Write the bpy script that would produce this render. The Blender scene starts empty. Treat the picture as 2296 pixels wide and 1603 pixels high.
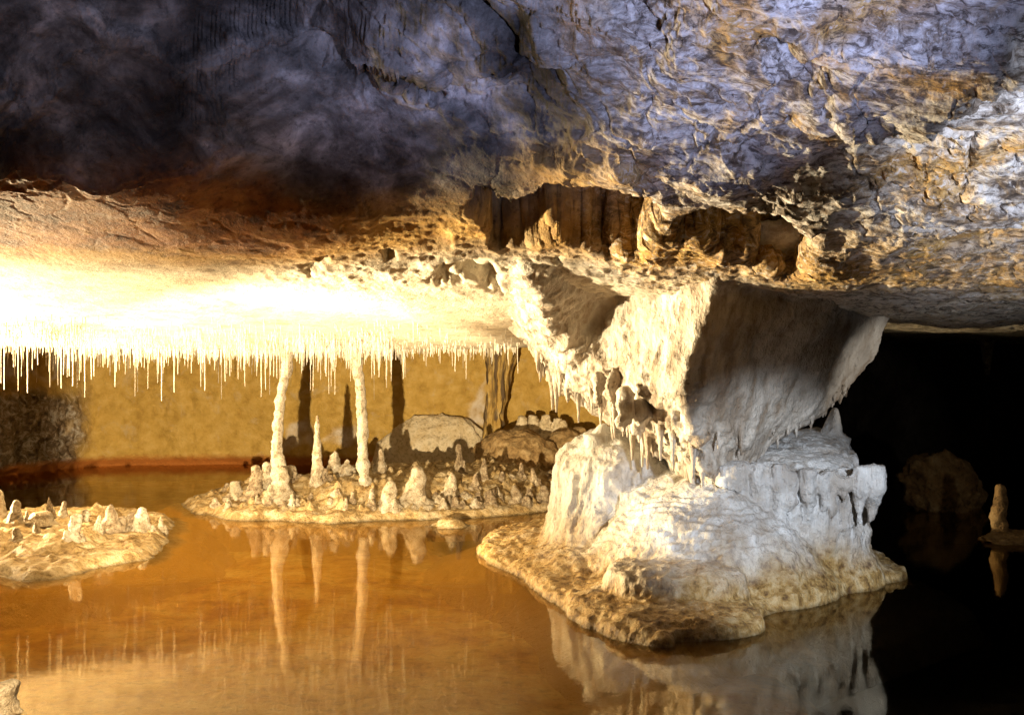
import bpy, math, random
import numpy as np

random.seed(7)
rng = np.random.default_rng(11)
S = bpy.context.scene
C = S.collection

# ------------------------------------------------------------------ camera model (for measuring)
F, CU, CV, H = 2462.0, 1148.0, 801.5, 1.0      # focal length / centre in measuring pixels, eye height above the pool


def at_depth(u, v, d):
    return ((u - CU) / F * d, d, H - (v - CV) / F * d)


def on_level(u, v, z=0.0):
    d = (H - z) * F / (v - CV)
    return ((u - CU) / F * d, d, z)


# ------------------------------------------------------------------ noise
def _hash(ix, iy, iz, seed):
    h = (ix.astype(np.uint32) * np.uint32(374761393) + iy.astype(np.uint32) * np.uint32(668265263)
         + iz.astype(np.uint32) * np.uint32(2246822519) + np.uint32((seed * 3266489917) & 0xffffffff))
    h = (h ^ (h >> np.uint32(13))) * np.uint32(1274126177)
    h = (h ^ (h >> np.uint32(16))) * np.uint32(2654435761)
    return ((h ^ (h >> np.uint32(15))) & np.uint32(0xffffff)).astype(np.float32) / np.float32(0xffffff)


def vnoise(P, seed=0):
    P = np.asarray(P, dtype=np.float32)
    i = np.floor(P).astype(np.int64)
    f = P - i
    w = f * f * f * (f * (f * 6 - 15) + 10)
    out = np.zeros(len(P), np.float32)
    for dx in (0, 1):
        wx = w[:, 0] if dx else 1 - w[:, 0]
        for dy in (0, 1):
            wy = w[:, 1] if dy else 1 - w[:, 1]
            for dz in (0, 1):
                wz = w[:, 2] if dz else 1 - w[:, 2]
                out += wx * wy * wz * _hash(i[:, 0] + dx, i[:, 1] + dy, i[:, 2] + dz, seed)
    return out * 2 - 1


def fbm(P, octaves=4, seed=0, gain=0.5):
    P = np.asarray(P, dtype=np.float32)
    a, s, tot = 1.0, np.zeros(len(P), np.float32), 0
    for k in range(octaves):
        s += a * vnoise(P * (2.03 ** k) + 17.3 * k, seed + k)
        tot += a
        a *= gain
    return s / tot


def ridged(P, octaves=4, seed=0, gain=0.5):
    P = np.asarray(P, dtype=np.float32)
    a, s, tot = 1.0, np.zeros(len(P), np.float32), 0
    for k in range(octaves):
        s += a * (1 - 2 * np.abs(vnoise(P * (2.07 ** k) + 9.1 * k, seed + k)))
        tot += a
        a *= gain
    return s / tot


def worley(P, seed=0):
    """F1, F2-F1 and a random value of the nearest cell."""
    P = np.asarray(P, dtype=np.float32)
    i = np.floor(P).astype(np.int64)
    f1 = np.full(len(P), 9, np.float32)
    f2 = np.full(len(P), 9, np.float32)
    cid = np.zeros(len(P), np.float32)
    for dx in (-1, 0, 1):
        for dy in (-1, 0, 1):
            for dz in (-1, 0, 1):
                cx, cy, cz = i[:, 0] + dx, i[:, 1] + dy, i[:, 2] + dz
                q = np.stack([cx + _hash(cx, cy, cz, seed), cy + _hash(cx, cy, cz, seed + 1),
                              cz + _hash(cx, cy, cz, seed + 2)], 1).astype(np.float32)
                d = np.sqrt(((q - P) ** 2).sum(1))
                near = d < f1
                f2 = np.where(near, f1, np.minimum(f2, d))
                cid = np.where(near, _hash(cx, cy, cz, seed + 3), cid)
                f1 = np.where(near, d, f1)
    return f1, f2 - f1, cid


def sm(a, b, x):
    t = np.clip((x - a) / (b - a), 0, 1)
    return t * t * (3 - 2 * t)


def poly_sd(px, py, poly):
    """signed distance to a closed polygon, positive inside."""
    poly = np.asarray(poly, dtype=np.float64)
    d = np.full(px.shape, 1e9)
    inside = np.zeros(px.shape, bool)
    n = len(poly)
    for k in range(n):
        ax, ay = poly[k]
        bx, by = poly[(k + 1) % n]
        ex, ey = bx - ax, by - ay
        t = np.clip(((px - ax) * ex + (py - ay) * ey) / (ex * ex + ey * ey + 1e-12), 0, 1)
        d = np.minimum(d, np.hypot(px - ax - t * ex, py - ay - t * ey))
        c = (ay > py) != (by > py)
        xi = ax + (py - ay) * ex / (ey if abs(ey) > 1e-12 else 1e-12)
        inside ^= c & (px < xi)
    return np.where(inside, d, -d)


def catmull(pts, n, closed=False):
    pts = np.asarray(pts, dtype=np.float64)
    m = len(pts)
    out = []
    segs = m if closed else m - 1
    for s in np.linspace(0, segs, n, endpoint=not closed):
        k = min(int(s), segs - 1)
        t = s - k
        g = (lambda j: pts[j % m]) if closed else (lambda j: pts[min(max(j, 0), m - 1)])
        p0, p1, p2, p3 = g(k - 1), g(k), g(k + 1), g(k + 2)
        out.append(0.5 * (2 * p1 + (p2 - p0) * t + (2 * p0 - 5 * p1 + 4 * p2 - p3) * t * t
                          + (3 * p1 - p0 - 3 * p2 + p3) * t ** 3))
    return np.array(out)


# ------------------------------------------------------------------ mesh and object helpers
def mesh_from(name, V, Fq, smooth=True):
    me = bpy.data.meshes.new(name)
    V = np.asarray(V, dtype=np.float32)
    if isinstance(Fq, np.ndarray):
        k = Fq.shape[1]
        me.vertices.add(len(V))
        me.vertices.foreach_set('co', V.ravel())
        me.loops.add(Fq.size)
        me.loops.foreach_set('vertex_index', Fq.astype(np.int32).ravel())
        me.polygons.add(len(Fq))
        me.polygons.foreach_set('loop_start', np.arange(0, Fq.size, k, dtype=np.int32))
        me.update(calc_edges=True)
    else:
        me.from_pydata(V.tolist(), [], Fq)
    me.polygons.foreach_set('use_smooth', np.full(len(me.polygons), smooth))
    me.update()
    return me


def grid_faces(n, m, wrap=False, flip=False):
    i = np.arange(n - 1)[:, None]
    j = np.arange(m if wrap else m - 1)[None, :]
    a = i * m + j
    b = i * m + (j + 1) % m
    c = (i + 1) * m + (j + 1) % m
    d = (i + 1) * m + j
    q = np.stack([a, b, c, d], -1).reshape(-1, 4)
    return q[:, ::-1].copy() if flip else q


def grid_normals(G):
    du = np.gradient(G, axis=0)
    dv = np.gradient(G, axis=1)
    n = np.cross(du, dv)
    return n / (np.linalg.norm(n, axis=-1, keepdims=True) + 1e-12)


def set_attr(me, name, vals):
    a = me.attributes.new(name, 'FLOAT', 'POINT')
    a.data.foreach_set('value', np.asarray(vals, dtype=np.float32).ravel())


def link(name, me, mat, parent=None, loc=(0, 0, 0)):
    o = bpy.data.objects.new(name, me)
    C.objects.link(o)
    o.location = loc
    if mat and not me.materials:
        me.materials.append(mat)
    if parent:
        o.parent = parent
    return o


def tag(o, label=None, cat=None, group=None, kind=None):
    if label:
        o['label'] = label
    if cat:
        o['category'] = cat
    if group:
        o['group'] = group
    if kind:
        o['kind'] = kind
    return o


def recentre(me, base):
    co = np.empty(len(me.vertices) * 3, np.float32)
    me.vertices.foreach_get('co', co)
    co = co.reshape(-1, 3) - np.array(base, np.float32)
    me.vertices.foreach_set('co', co.ravel())
    me.update()


def get_co(me):
    co = np.empty(len(me.vertices) * 3, np.float32)
    me.vertices.foreach_get('co', co)
    return co.reshape(-1, 3)


def get_no(me):
    no = np.empty(len(me.vertices) * 3, np.float32)
    me.vertex_normals.foreach_get('vector', no)
    return no.reshape(-1, 3)


def set_co(me, co):
    me.vertices.foreach_set('co', np.asarray(co, np.float32).ravel())
    me.update()


def remeshed(pieces, voxel, smooth_it=4):
    """join closed (V, F) pieces into one skin."""
    V, Fc, k = [], [], 0
    for v, f in pieces:
        V.append(np.asarray(v, dtype=np.float64))
        Fc += [tuple(int(i) + k for i in q) for q in f]
        k += len(v)
    me = mesh_from('tmp', np.concatenate(V), Fc)
    o = bpy.data.objects.new('tmp', me)
    C.objects.link(o)
    m = o.modifiers.new('r', 'REMESH')
    m.mode = 'VOXEL'
    m.voxel_size = voxel
    if smooth_it:
        s = o.modifiers.new('s', 'SMOOTH')
        s.factor = 0.5
        s.iterations = smooth_it
    dg = bpy.context.evaluated_depsgraph_get()
    dg.update()
    out = bpy.data.meshes.new_from_object(o.evaluated_get(dg))
    bpy.data.objects.remove(o)
    bpy.data.meshes.remove(me)
    out.polygons.foreach_set('use_smooth', np.full(len(out.polygons), True))
    out.materials.clear()
    return out


def stack(rings, cap=True):
    """closed skin through rings of equal length."""
    R = np.asarray(rings, dtype=np.float64)
    n, m, _ = R.shape
    V = R.reshape(-1, 3)
    Fc = [tuple(q) for q in grid_faces(n, m, wrap=True)]
    if cap:
        V = np.concatenate([V, [R[0].mean(0)], [R[-1].mean(0)]])
        b, t = n * m, n * m + 1
        for j in range(m):
            Fc.append((b, (j + 1) % m, j))
            Fc.append((t, (n - 1) * m + j, (n - 1) * m + (j + 1) % m))
    return V, Fc


# ------------------------------------------------------------------ materials
def nd(nt, typ, **kw):
    n = nt.nodes.new(typ)
    for k, v in kw.items():
        if k in n.inputs.keys() if isinstance(k, str) else False:
            n.inputs[k].default_value = v
        else:
            setattr(n, k, v)
    return n


def ramp(nt, fac, stops, interp='LINEAR'):
    r = nt.nodes.new('ShaderNodeValToRGB')
    r.color_ramp.interpolation = interp
    el = r.color_ramp.elements
    while len(el) < len(stops):
        el.new(0.5)
    for e, (p, c) in zip(el, stops):
        e.position = p
        e.color = (c[0], c[1], c[2], 1) if not isinstance(c, (int, float)) else (c, c, c, 1)
    nt.links.new(fac, r.inputs['Fac'])
    return r.outputs['Color']


def mathn(nt, op, a, b=None, clamp=False):
    n = nt.nodes.new('ShaderNodeMath')
    n.operation = op
    n.use_clamp = clamp
    for i, x in enumerate((a, b)):
        if x is None:
            continue
        if isinstance(x, (int, float)):
            n.inputs[i].default_value = x
        else:
            nt.links.new(x, n.inputs[i])
    return n.outputs[0]


def mix(nt, fac, a, b, mode='MIX'):
    n = nt.nodes.new('ShaderNodeMix')
    n.data_type = 'RGBA'
    n.blend_type = mode
    for s, x in ((0, fac), (6, a), (7, b)):
        if isinstance(x, (int, float)):
            n.inputs[s].default_value = x
        elif isinstance(x, (tuple, list)):
            n.inputs[s].default_value = (x[0], x[1], x[2], 1)
        else:
            nt.links.new(x, n.inputs[s])
    return n.outputs[2]


class Mat:
    def __init__(self, name, rough=0.75, spec=0.35):
        self.m = bpy.data.materials.new(name)
        self.m.use_nodes = True
        self.nt = self.m.node_tree
        self.b = self.nt.nodes['Principled BSDF']
        self.b.inputs['Roughness'].default_value = rough
        self.b.inputs['Specular IOR Level'].default_value = spec
        g = self.nt.nodes.new('ShaderNodeNewGeometry')
        self.pos = g.outputs['Position']
        self.nor = g.outputs['Normal']

    def coords(self, scale=(1, 1, 1), rot=(0, 0, 0)):
        mp = self.nt.nodes.new('ShaderNodeMapping')
        mp.inputs['Scale'].default_value = scale
        mp.inputs['Rotation'].default_value = rot
        self.nt.links.new(self.pos, mp.inputs['Vector'])
        return mp.outputs['Vector']

    def noise(self, scale, detail=6, rough=0.6, vec=None, dist=0.0):
        n = self.nt.nodes.new('ShaderNodeTexNoise')
        n.inputs['Scale'].default_value = scale
        n.inputs['Detail'].default_value = detail
        n.inputs['Roughness'].default_value = rough
        n.inputs['Distortion'].default_value = dist
        self.nt.links.new(vec if vec else self.pos, n.inputs['Vector'])
        return n.outputs['Fac']

    def voronoi(self, scale, vec=None, feature='F1'):
        n = self.nt.nodes.new('ShaderNodeTexVoronoi')
        n.feature = feature
        n.inputs['Scale'].default_value = scale
        self.nt.links.new(vec if vec else self.pos, n.inputs['Vector'])
        return n.outputs['Distance']

    def attr(self, name):
        n = self.nt.nodes.new('ShaderNodeAttribute')
        n.attribute_name = name
        return n.outputs['Fac']

    def axis(self, k, src=None):
        n = self.nt.nodes.new('ShaderNodeSeparateXYZ')
        self.nt.links.new(src if src else self.pos, n.inputs[0])
        return n.outputs[k]

    def bump(self, layers):
        prev = None
        for hgt, dist, strength in layers:
            n = self.nt.nodes.new('ShaderNodeBump')
            n.inputs['Distance'].default_value = dist
            n.inputs['Strength'].default_value = strength
            self.nt.links.new(hgt, n.inputs['Height'])
            if prev:
                self.nt.links.new(prev, n.inputs['Normal'])
            prev = n.outputs['Normal']
        self.nt.links.new(prev, self.b.inputs['Normal'])

    def colour(self, c):
        self.nt.links.new(c, self.b.inputs['Base Color'])


def make_ceiling_mat():
    M = Mat('cave_rock', 0.7, 0.3)
    nt = M.nt
    n1 = M.noise(2.3, 7, 0.62, dist=0.6)
    n2 = M.noise(9, 6, 0.65)
    n3 = M.noise(38, 5, 0.7)
    streak = M.noise(6, 6, 0.65, M.coords((1, 2.6, 2.6), (0, 0.5, 0.6)), 0.8)
    cream = ramp(nt, n2, [(0.3, (.60, .50, .36)), (0.55, (.74, .66, .52)), (0.75, (.80, .75, .64))])
    ochre = ramp(nt, n2, [(0.28, (.20, .10, .028)), (0.5, (.46, .27, .07)), (0.72, (.62, .42, .16))])
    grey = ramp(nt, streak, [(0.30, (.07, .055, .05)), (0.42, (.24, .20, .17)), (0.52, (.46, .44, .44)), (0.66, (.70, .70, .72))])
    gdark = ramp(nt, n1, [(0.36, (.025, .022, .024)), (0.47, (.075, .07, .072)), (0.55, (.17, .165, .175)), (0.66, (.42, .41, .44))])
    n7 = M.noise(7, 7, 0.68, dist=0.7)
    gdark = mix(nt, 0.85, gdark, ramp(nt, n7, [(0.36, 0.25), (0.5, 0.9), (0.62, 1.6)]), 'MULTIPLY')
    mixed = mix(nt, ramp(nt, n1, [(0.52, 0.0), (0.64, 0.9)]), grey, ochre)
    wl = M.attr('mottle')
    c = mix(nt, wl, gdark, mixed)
    wo = mathn(nt, 'ADD', M.attr('ochre'), mathn(nt, 'MULTIPLY', mathn(nt, 'SUBTRACT', n1, 0.5), 1.6), True)
    wo = mathn(nt, 'MULTIPLY', wo, mathn(nt, 'MULTIPLY', M.attr('ochre'), 2.5, True))
    c = mix(nt, wo, c, ochre)
    wc = mathn(nt, 'ADD', M.attr('cream'), mathn(nt, 'MULTIPLY', mathn(nt, 'SUBTRACT', n2, 0.5), 1.2), True)
    wc = mathn(nt, 'MULTIPLY', wc, M.attr('cream'), True)
    c = mix(nt, wc, c, cream)
    wr = mathn(nt, 'MULTIPLY', M.attr('rust'), ramp(nt, streak, [(0.25, 0.55), (0.5, 1.0)]), True)
    c = mix(nt, wr, c, ramp(nt, n2, [(0.32, (.07, .025, .012)), (0.5, (.25, .10, .03)), (0.7, (.40, .20, .06))]))
    st2 = M.noise(13, 7, 0.72, M.coords((1, 2.0, 2.0), (0, 0.5, 0.6)), 1.6)
    wst = mathn(nt, 'MULTIPLY', ramp(nt, st2, [(0.40, 0.85), (0.50, 0.0)]), wl)
    c = mix(nt, wst, c, (.06, .042, .032))
    wh = mathn(nt, 'MULTIPLY', ramp(nt, st2, [(0.54, 0.0), (0.64, 0.8)]), wl)
    c = mix(nt, wh, c, (.68, .67, .68))
    spots = ramp(nt, n3, [(0.34, 0.45), (0.46, 1.0)])
    c = mix(nt, 0.8, c, spots, 'MULTIPLY')
    M.colour(c)
    M.bump([(streak, 0.02, 0.25), (n2, 0.02, 0.4), (n3, 0.012, 0.7), (M.noise(110, 3, 0.7), 0.005, 0.7)])
    return M.m


def make_flow_mat(name='flowstone', stain=True, tint=(1, 1, 1), flute=1.0, streak=.6):
    M = Mat(name, 0.55, 0.4)
    nt = M.nt
    n1 = M.noise(5, 6, 0.6)
    n2 = M.noise(22, 6, 0.65)
    drip = M.noise(13, 5, 0.6, M.coords((1, 1, 0.16)))
    fine = M.noise(75, 4, 0.65, M.coords((1, 1, 0.45)))
    c = ramp(nt, n1, [(0.34, (.46, .44, .42)), (0.48, (.63, .62, .60)), (0.64, (.76, .76, .75))])
    c = mix(nt, ramp(nt, drip, [(0.38, streak), (0.54, 0.0)]), c, (.34, .28, .22))
    c = mix(nt, ramp(nt, n2, [(0.3, 0.6), (0.46, 0.0)]), c, (.42, .36, .29))
    if stain:
        z = M.axis(2)
        lvl = mathn(nt, 'ADD', mathn(nt, 'MULTIPLY', mathn(nt, 'SUBTRACT', n1, 0.5), 0.30), z)
        lvl = mathn(nt, 'ADD', mathn(nt, 'MULTIPLY', mathn(nt, 'SUBTRACT', n2, 0.5), 0.12), lvl)
        st = ramp(nt, lvl, [(0.07, 1.0), (0.30, 0.0)])
        oc = ramp(nt, n2, [(0.34, (.12, .06, .018)), (0.48, (.38, .235, .075)), (0.64, (.56, .42, .22))])
        c = mix(nt, st, c, oc)
        zz = mathn(nt, 'ADD', mathn(nt, 'MULTIPLY', z, 5.0), 0.5)
        wet = ramp(nt, zz, [(0.40, 1.0), (0.49, 0.45), (0.59, 1.0)])
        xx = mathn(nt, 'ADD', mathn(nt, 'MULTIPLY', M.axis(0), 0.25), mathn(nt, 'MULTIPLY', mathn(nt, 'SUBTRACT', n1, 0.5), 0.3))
        silt = mix(nt, ramp(nt, xx, [(0.10, 0.0), (0.30, 1.0)]), (.60, .35, .065), (.03, .019, .010))  # silt blackened towards the right, painting in the unlit water there
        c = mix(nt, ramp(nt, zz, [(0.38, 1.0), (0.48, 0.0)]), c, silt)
        c = mix(nt, 1.0, c, wet, 'MULTIPLY')
    c = mix(nt, 1.0, c, tint, 'MULTIPLY')
    M.colour(c)
    M.bump([(drip, 0.04, 0.7 * flute), (n2, 0.03, 0.7), (fine, 0.010, 0.7)])
    return M.m


def make_wall_mat():
    M = Mat('ochre_wall', 0.8, 0.25)
    nt = M.nt
    n1 = M.noise(1.6, 6, 0.6)
    n2 = M.noise(10, 6, 0.65)
    n3 = M.noise(40, 4, 0.7)
    c = ramp(nt, n2, [(0.3, (.33, .195, .04)), (0.5, (.46, .29, .07)), (0.7, (.54, .36, .12))])
    pale = M.attr('pale')
    wp = mathn(nt, 'MULTIPLY', pale, ramp(nt, n2, [(0.3, 0.5), (0.55, 1.0)]), True)
    c = mix(nt, wp, c, ramp(nt, n2, [(0.3, (.46, .36, .26)), (0.6, (.60, .51, .42))]))
    veins = ramp(nt, M.noise(3.5, 7, 0.7, dist=1.2), [(0.56, 0.0), (0.66, 0.55)])
    c = mix(nt, veins, c, (.46, .35, .21))
    rough = M.attr('rough')
    spk = ramp(nt, M.noise(14, 7, 0.7, dist=0.8), [(0.38, (.06, .042, .032)), (0.5, (.19, .13, .075)), (0.63, (.42, .38, .34))])
    c = mix(nt, rough, c, spk)
    z = M.axis(2)
    tide = ramp(nt, mathn(nt, 'ADD', z, mathn(nt, 'MULTIPLY', mathn(nt, 'SUBTRACT', n2, 0.5), 0.05)), [(0.05, 1.0), (0.11, 0.0)])
    c = mix(nt, tide, c, (.36, .12, .022))
    M.colour(c)
    M.bump([(n2, 0.03, 0.5), (n3, 0.012, 0.6)])
    return M.m


def make_simple_rock(name, stops, scale=12, rough=0.8, silt=None):
    M = Mat(name, rough, 0.3)
    n1 = M.noise(scale, 6, 0.65)
    n2 = M.noise(scale * 4, 5, 0.7)
    c = ramp(M.nt, n1, stops)
    c = mix(M.nt, 0.7, c, ramp(M.nt, n2, [(0.32, 0.5), (0.5, 1.0)]), 'MULTIPLY')
    if silt:                                   # silt settled below the water line
        zz = mathn(M.nt, 'ADD', mathn(M.nt, 'MULTIPLY', M.axis(2), 5.0), 0.5)
        c = mix(M.nt, ramp(M.nt, zz, [(0.40, 1.0), (0.50, 0.0)]), c, silt)
        c = mix(M.nt, 1.0, c, ramp(M.nt, zz, [(0.42, 1.0), (0.5, 0.5), (0.57, 1.0)]), 'MULTIPLY')
    M.colour(c)
    M.bump([(n1, 0.03, 0.6), (n2, 0.012, 0.7)])
    return M.m


def make_water_mat():
    m = bpy.data.materials.new('pool_water')
    m.use_nodes = True
    nt = m.node_tree
    nt.nodes.clear()
    out = nt.nodes.new('ShaderNodeOutputMaterial')
    mx = nt.nodes.new('ShaderNodeMixShader')
    fr = nt.nodes.new('ShaderNodeFresnel')
    fr.inputs['IOR'].default_value = 1.36
    tr = nt.nodes.new('ShaderNodeBsdfTransparent')
    tr.inputs['Color'].default_value = (.95, .87, .68, 1)
    gl = nt.nodes.new('ShaderNodeBsdfGlossy')
    gl.inputs['Roughness'].default_value = 0.055
    gl.inputs['Color'].default_value = (1.0, .86, .62, 1)  # warm tint put on the reflections themselves, which plain water would not give
    g = nt.nodes.new('ShaderNodeNewGeometry')
    mp = nt.nodes.new('ShaderNodeMapping')
    mp.inputs['Scale'].default_value = (1.0, 1.6, 1)
    nt.links.new(g.outputs['Position'], mp.inputs['Vector'])
    nz = nt.nodes.new('ShaderNodeTexNoise')
    nz.inputs['Scale'].default_value = 5
    nz.inputs['Detail'].default_value = 3
    nt.links.new(mp.outputs['Vector'], nz.inputs['Vector'])
    bp = nt.nodes.new('ShaderNodeBump')
    bp.inputs['Distance'].default_value = 0.01
    bp.inputs['Strength'].default_value = 0.06
    nt.links.new(nz.outputs['Fac'], bp.inputs['Height'])
    nt.links.new(bp.outputs['Normal'], gl.inputs['Normal'])
    nt.links.new(bp.outputs['Normal'], fr.inputs['Normal'])
    nt.links.new(fr.outputs[0], mx.inputs[0])
    nt.links.new(tr.outputs[0], mx.inputs[1])
    nt.links.new(gl.outputs[0], mx.inputs[2])
    nt.links.new(mx.outputs[0], out.inputs['Surface'])
    return m


ROCK = make_ceiling_mat()
FLOW = make_flow_mat()
PEND = make_flow_mat('pendant_flowstone', stain=False, tint=(.88, .80, .70), streak=.9)


def make_bed(name, stops, scale):
    M = Mat(name, 0.8, 0.2)
    n1 = M.noise(scale, 7, 0.65)
    n2 = M.noise(scale * 6, 5, 0.7)
    c = ramp(M.nt, n1, stops)
    c = mix(M.nt, 0.6, c, ramp(M.nt, n2, [(0.32, 0.5), (0.5, 1.0)]), 'MULTIPLY')
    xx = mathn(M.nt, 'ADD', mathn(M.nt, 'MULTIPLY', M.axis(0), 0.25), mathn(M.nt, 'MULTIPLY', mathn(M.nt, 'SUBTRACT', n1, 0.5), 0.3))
    c = mix(M.nt, ramp(M.nt, xx, [(0.10, 0.0), (0.30, 1.0)]), c, (.03, .019, .010))     # unlit dark of the right-hand water painted into the bed colour
    M.colour(c)
    M.bump([(n1, 0.05, 0.6), (n2, 0.01, 0.6)])
    return M.m


STRAW = make_simple_rock('straw_calcite', [(0.3, (.66, .58, .46)), (0.6, (.82, .76, .66))], 20, 0.5)
CALC = make_simple_rock('stalagmite_calcite', [(0.34, (.22, .155, .09)), (0.48, (.42, .34, .24)), (0.64, (.56, .49, .39))], 22, 0.6)
BRCALC = make_simple_rock('brown_calcite', [(0.34, (.12, .08, .045)), (0.48, (.29, .21, .13)), (0.64, (.46, .38, .27))], 26, 0.6)  # browner variant of the stalagmite calcite
COLM = make_simple_rock('column_calcite', [(0.34, (.24, .18, .11)), (0.46, (.48, .40, .30)), (0.64, (.60, .53, .43))], 26, 0.6)
ISLE = make_simple_rock('island_flowstone', [(0.34, (.17, .10, .035)), (0.48, (.34, .235, .105)), (0.64, (.50, .40, .26))], 12, 0.6, (.60, .35, .065))
WALL = make_wall_mat()
BROWN = make_simple_rock('brown_rock', [(0.3, (.12, .07, .03)), (0.5, (.30, .19, .08)), (0.7, (.44, .32, .17))], 9)
DARK = make_simple_rock('dark_rock', [(0.3, (.03, .026, .024)), (0.5, (.07, .06, .055)), (0.7, (.13, .115, .105))], 3)
BED = make_bed('pool_bed', [(0.34, (.42, .20, .03)), (0.5, (.60, .35, .065)), (0.64, (.68, .47, .14))], 4)
WATER = make_water_mat()

# ------------------------------------------------------------------ cave ceiling
# profiles: for a bearing u, (depth, v) pairs that the vault passes through
PROF = {
    -500: [(12, 778), (8.5, 780), (7.2, 778), (6, 745), (5, 668), (4.2, 575), (3.7, 480), (3.45, 390), (3.3, 200), (3.2, 0), (3.05, -300), (2.7, -600)],
    0: [(12, 778), (8.5, 780), (7.2, 778), (6, 748), (5, 680), (4.2, 575), (3.75, 470), (3.5, 400), (3.35, 220), (3.2, 0), (3.05, -300), (2.7, -600)],
    400: [(12, 780), (8.5, 783), (7.2, 783), (6, 755), (5, 685), (4.2, 590), (3.8, 510), (3.6, 450), (3.45, 300), (3.3, 100), (3.2, -100), (2.9, -400)],
    730: [(12, 781), (8.5, 784), (7.2, 784), (6, 760), (5, 690), (4.4, 612), (4.05, 560), (3.88, 500), (3.72, 300), (3.5, 100), (3.3, -100), (3.0, -350)],
    940: [(12, 781), (8.5, 784), (7.2, 784), (6, 765), (5, 695), (4.4, 600), (4.05, 510), (3.9, 450), (3.68, 300), (3.4, 100), (3.15, -100), (2.9, -350)],
    1120: [(12, 779), (8.5, 782), (7.2, 783), (6, 770), (5.2, 715), (4.4, 583), (4.0, 500), (3.78, 420), (3.56, 290), (3.3, 100), (3.1, -80), (2.8, -350)],
    1300: [(12, 770), (8.5, 770), (7.2, 765), (6, 740), (5, 686), (4.4, 592), (4.0, 510), (3.6, 395), (3.42, 310), (3.22, 160), (3.05, 20), (2.8, -200)],
    1500: [(12, 765), (8.5, 762), (7.2, 755), (6, 735), (5, 695), (4.4, 622), (4.0, 540), (3.5, 385), (3.1, 200), (2.8, 20), (2.5, -220)],
    1900: [(12, 770), (8.5, 762), (7.2, 750), (6, 735), (5, 706), (4.5, 664), (4.0, 575), (3.5, 425), (3.0, 225), (2.6, 0), (2.3, -300)],
    2296: [(12, 772), (8.5, 768), (7.2, 757), (6.2, 744), (5.6, 722), (5, 722), (4.6, 690), (4.0, 595), (3.5, 470), (3.0, 280), (2.6, 60), (2.3, -250)],
    3000: [(12, 772), (8.5, 768), (7.2, 757), (6, 742), (5, 715), (4.5, 665), (4.0, 595), (3.5, 470), (3.0, 280), (2.6, 60), (2.3, -250)],
}
_us = sorted(PROF)
_ts = np.array([(u - CU) / F for u in _us])
_yy = np.geomspace(0.9, 12, 400)
_tab = []
for u in _us:
    p = sorted(PROF[u])
    ds = np.array([q[0] for q in p])
    zs = np.array([min(2.45, H - (q[1] - CV) / F * q[0]) for q in p])
    ds = np.concatenate([[0.5, ds[0] - 0.5], ds])
    zs = np.concatenate([[2.45, 2.4], zs])
    _tab.append(np.interp(_yy, ds, zs))
_tab = np.array(_tab)
_k = np.exp(-np.linspace(-2, 2, 13) ** 2)
_k /= _k.sum()
_tab = np.array([np.convolve(np.pad(r, 6, mode='edge'), _k, mode='valid') for r in _tab])

# finer, smoothed bearings so that no crease follows a profile
_tf = np.linspace(_ts[0], _ts[-1], 320)
_tab = np.array([np.interp(_tf, _ts, _tab[:, j]) for j in range(_tab.shape[1])]).T
_k2 = np.exp(-np.linspace(-2.2, 2.2, 27) ** 2)
_k2 /= _k2.sum()
_tab = np.array([np.convolve(np.pad(_tab[:, j], 13, mode='edge'), _k2, mode='valid') for j in range(_tab.shape[1])]).T
_ts = _tf


def ceiling_base(x, y):
    t = np.clip(x / np.maximum(y, 0.3), _ts[0], _ts[-1])
    k = np.clip(np.searchsorted(_ts, t) - 1, 0, len(_ts) - 2)
    w = sm(0, 1, (t - _ts[k]) / (_ts[k + 1] - _ts[k])) * 0.5 + 0.5 * np.clip((t - _ts[k]) / (_ts[k + 1] - _ts[k]), 0, 1)
    f = np.interp(np.log(np.clip(y, _yy[0], _yy[-1])), np.log(_yy), np.arange(len(_yy)))
    j = np.clip(f.astype(int), 0, len(_yy) - 2)
    g = f - j
    a = _tab[k, j] * (1 - g) + _tab[k, j + 1] * g
    b = _tab[k + 1, j] * (1 - g) + _tab[k + 1, j + 1] * g
    return a * (1 - w) + b * w


def ceiling_z(x, y):
    return float(ceiling_base(np.array([x]), np.array([y]))[0])


# hollows in the vault: outline (as bearing and elevation on the plain vault) and depth
POCKETS = [
    ([(1040, 480), (1060, 440), (1180, 450), (1260, 425), (1350, 415), (1430, 430), (1480, 450), (1500, 500), (1470, 545), (1380, 555), (1240, 535), (1120, 545)], 0.34),
    ([(1500, 510), (1560, 462), (1680, 450), (1760, 470), (1800, 510), (1838, 520), (1815, 590), (1780, 610), (1680, 598), (1670, 540), (1540, 545)], 0.34),
    ([(960, 625), (1000, 580), (1050, 570), (1080, 590), (1150, 600), (1120, 650), (1060, 635), (1010, 640)], 0.09),
    ([(735, 150), (860, 128), (950, 135), (985, 190), (960, 215), (880, 180), (760, 175)], 0.16),
    ([(650, 590), (720, 575), (740, 600), (690, 620)], 0.04),
    ([(860, 560), (900, 553), (905, 580), (865, 590)], 0.05),
    ([(1225, 572), (1275, 568), (1265, 588)], 0.05),
    ([(1700, 120), (1800, 90), (1900, 150), (1850, 190), (1760, 170)], 0.08),
    ([(1800, 240), (2000, 230), (2080, 275), (1900, 290)], 0.05),
]


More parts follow.
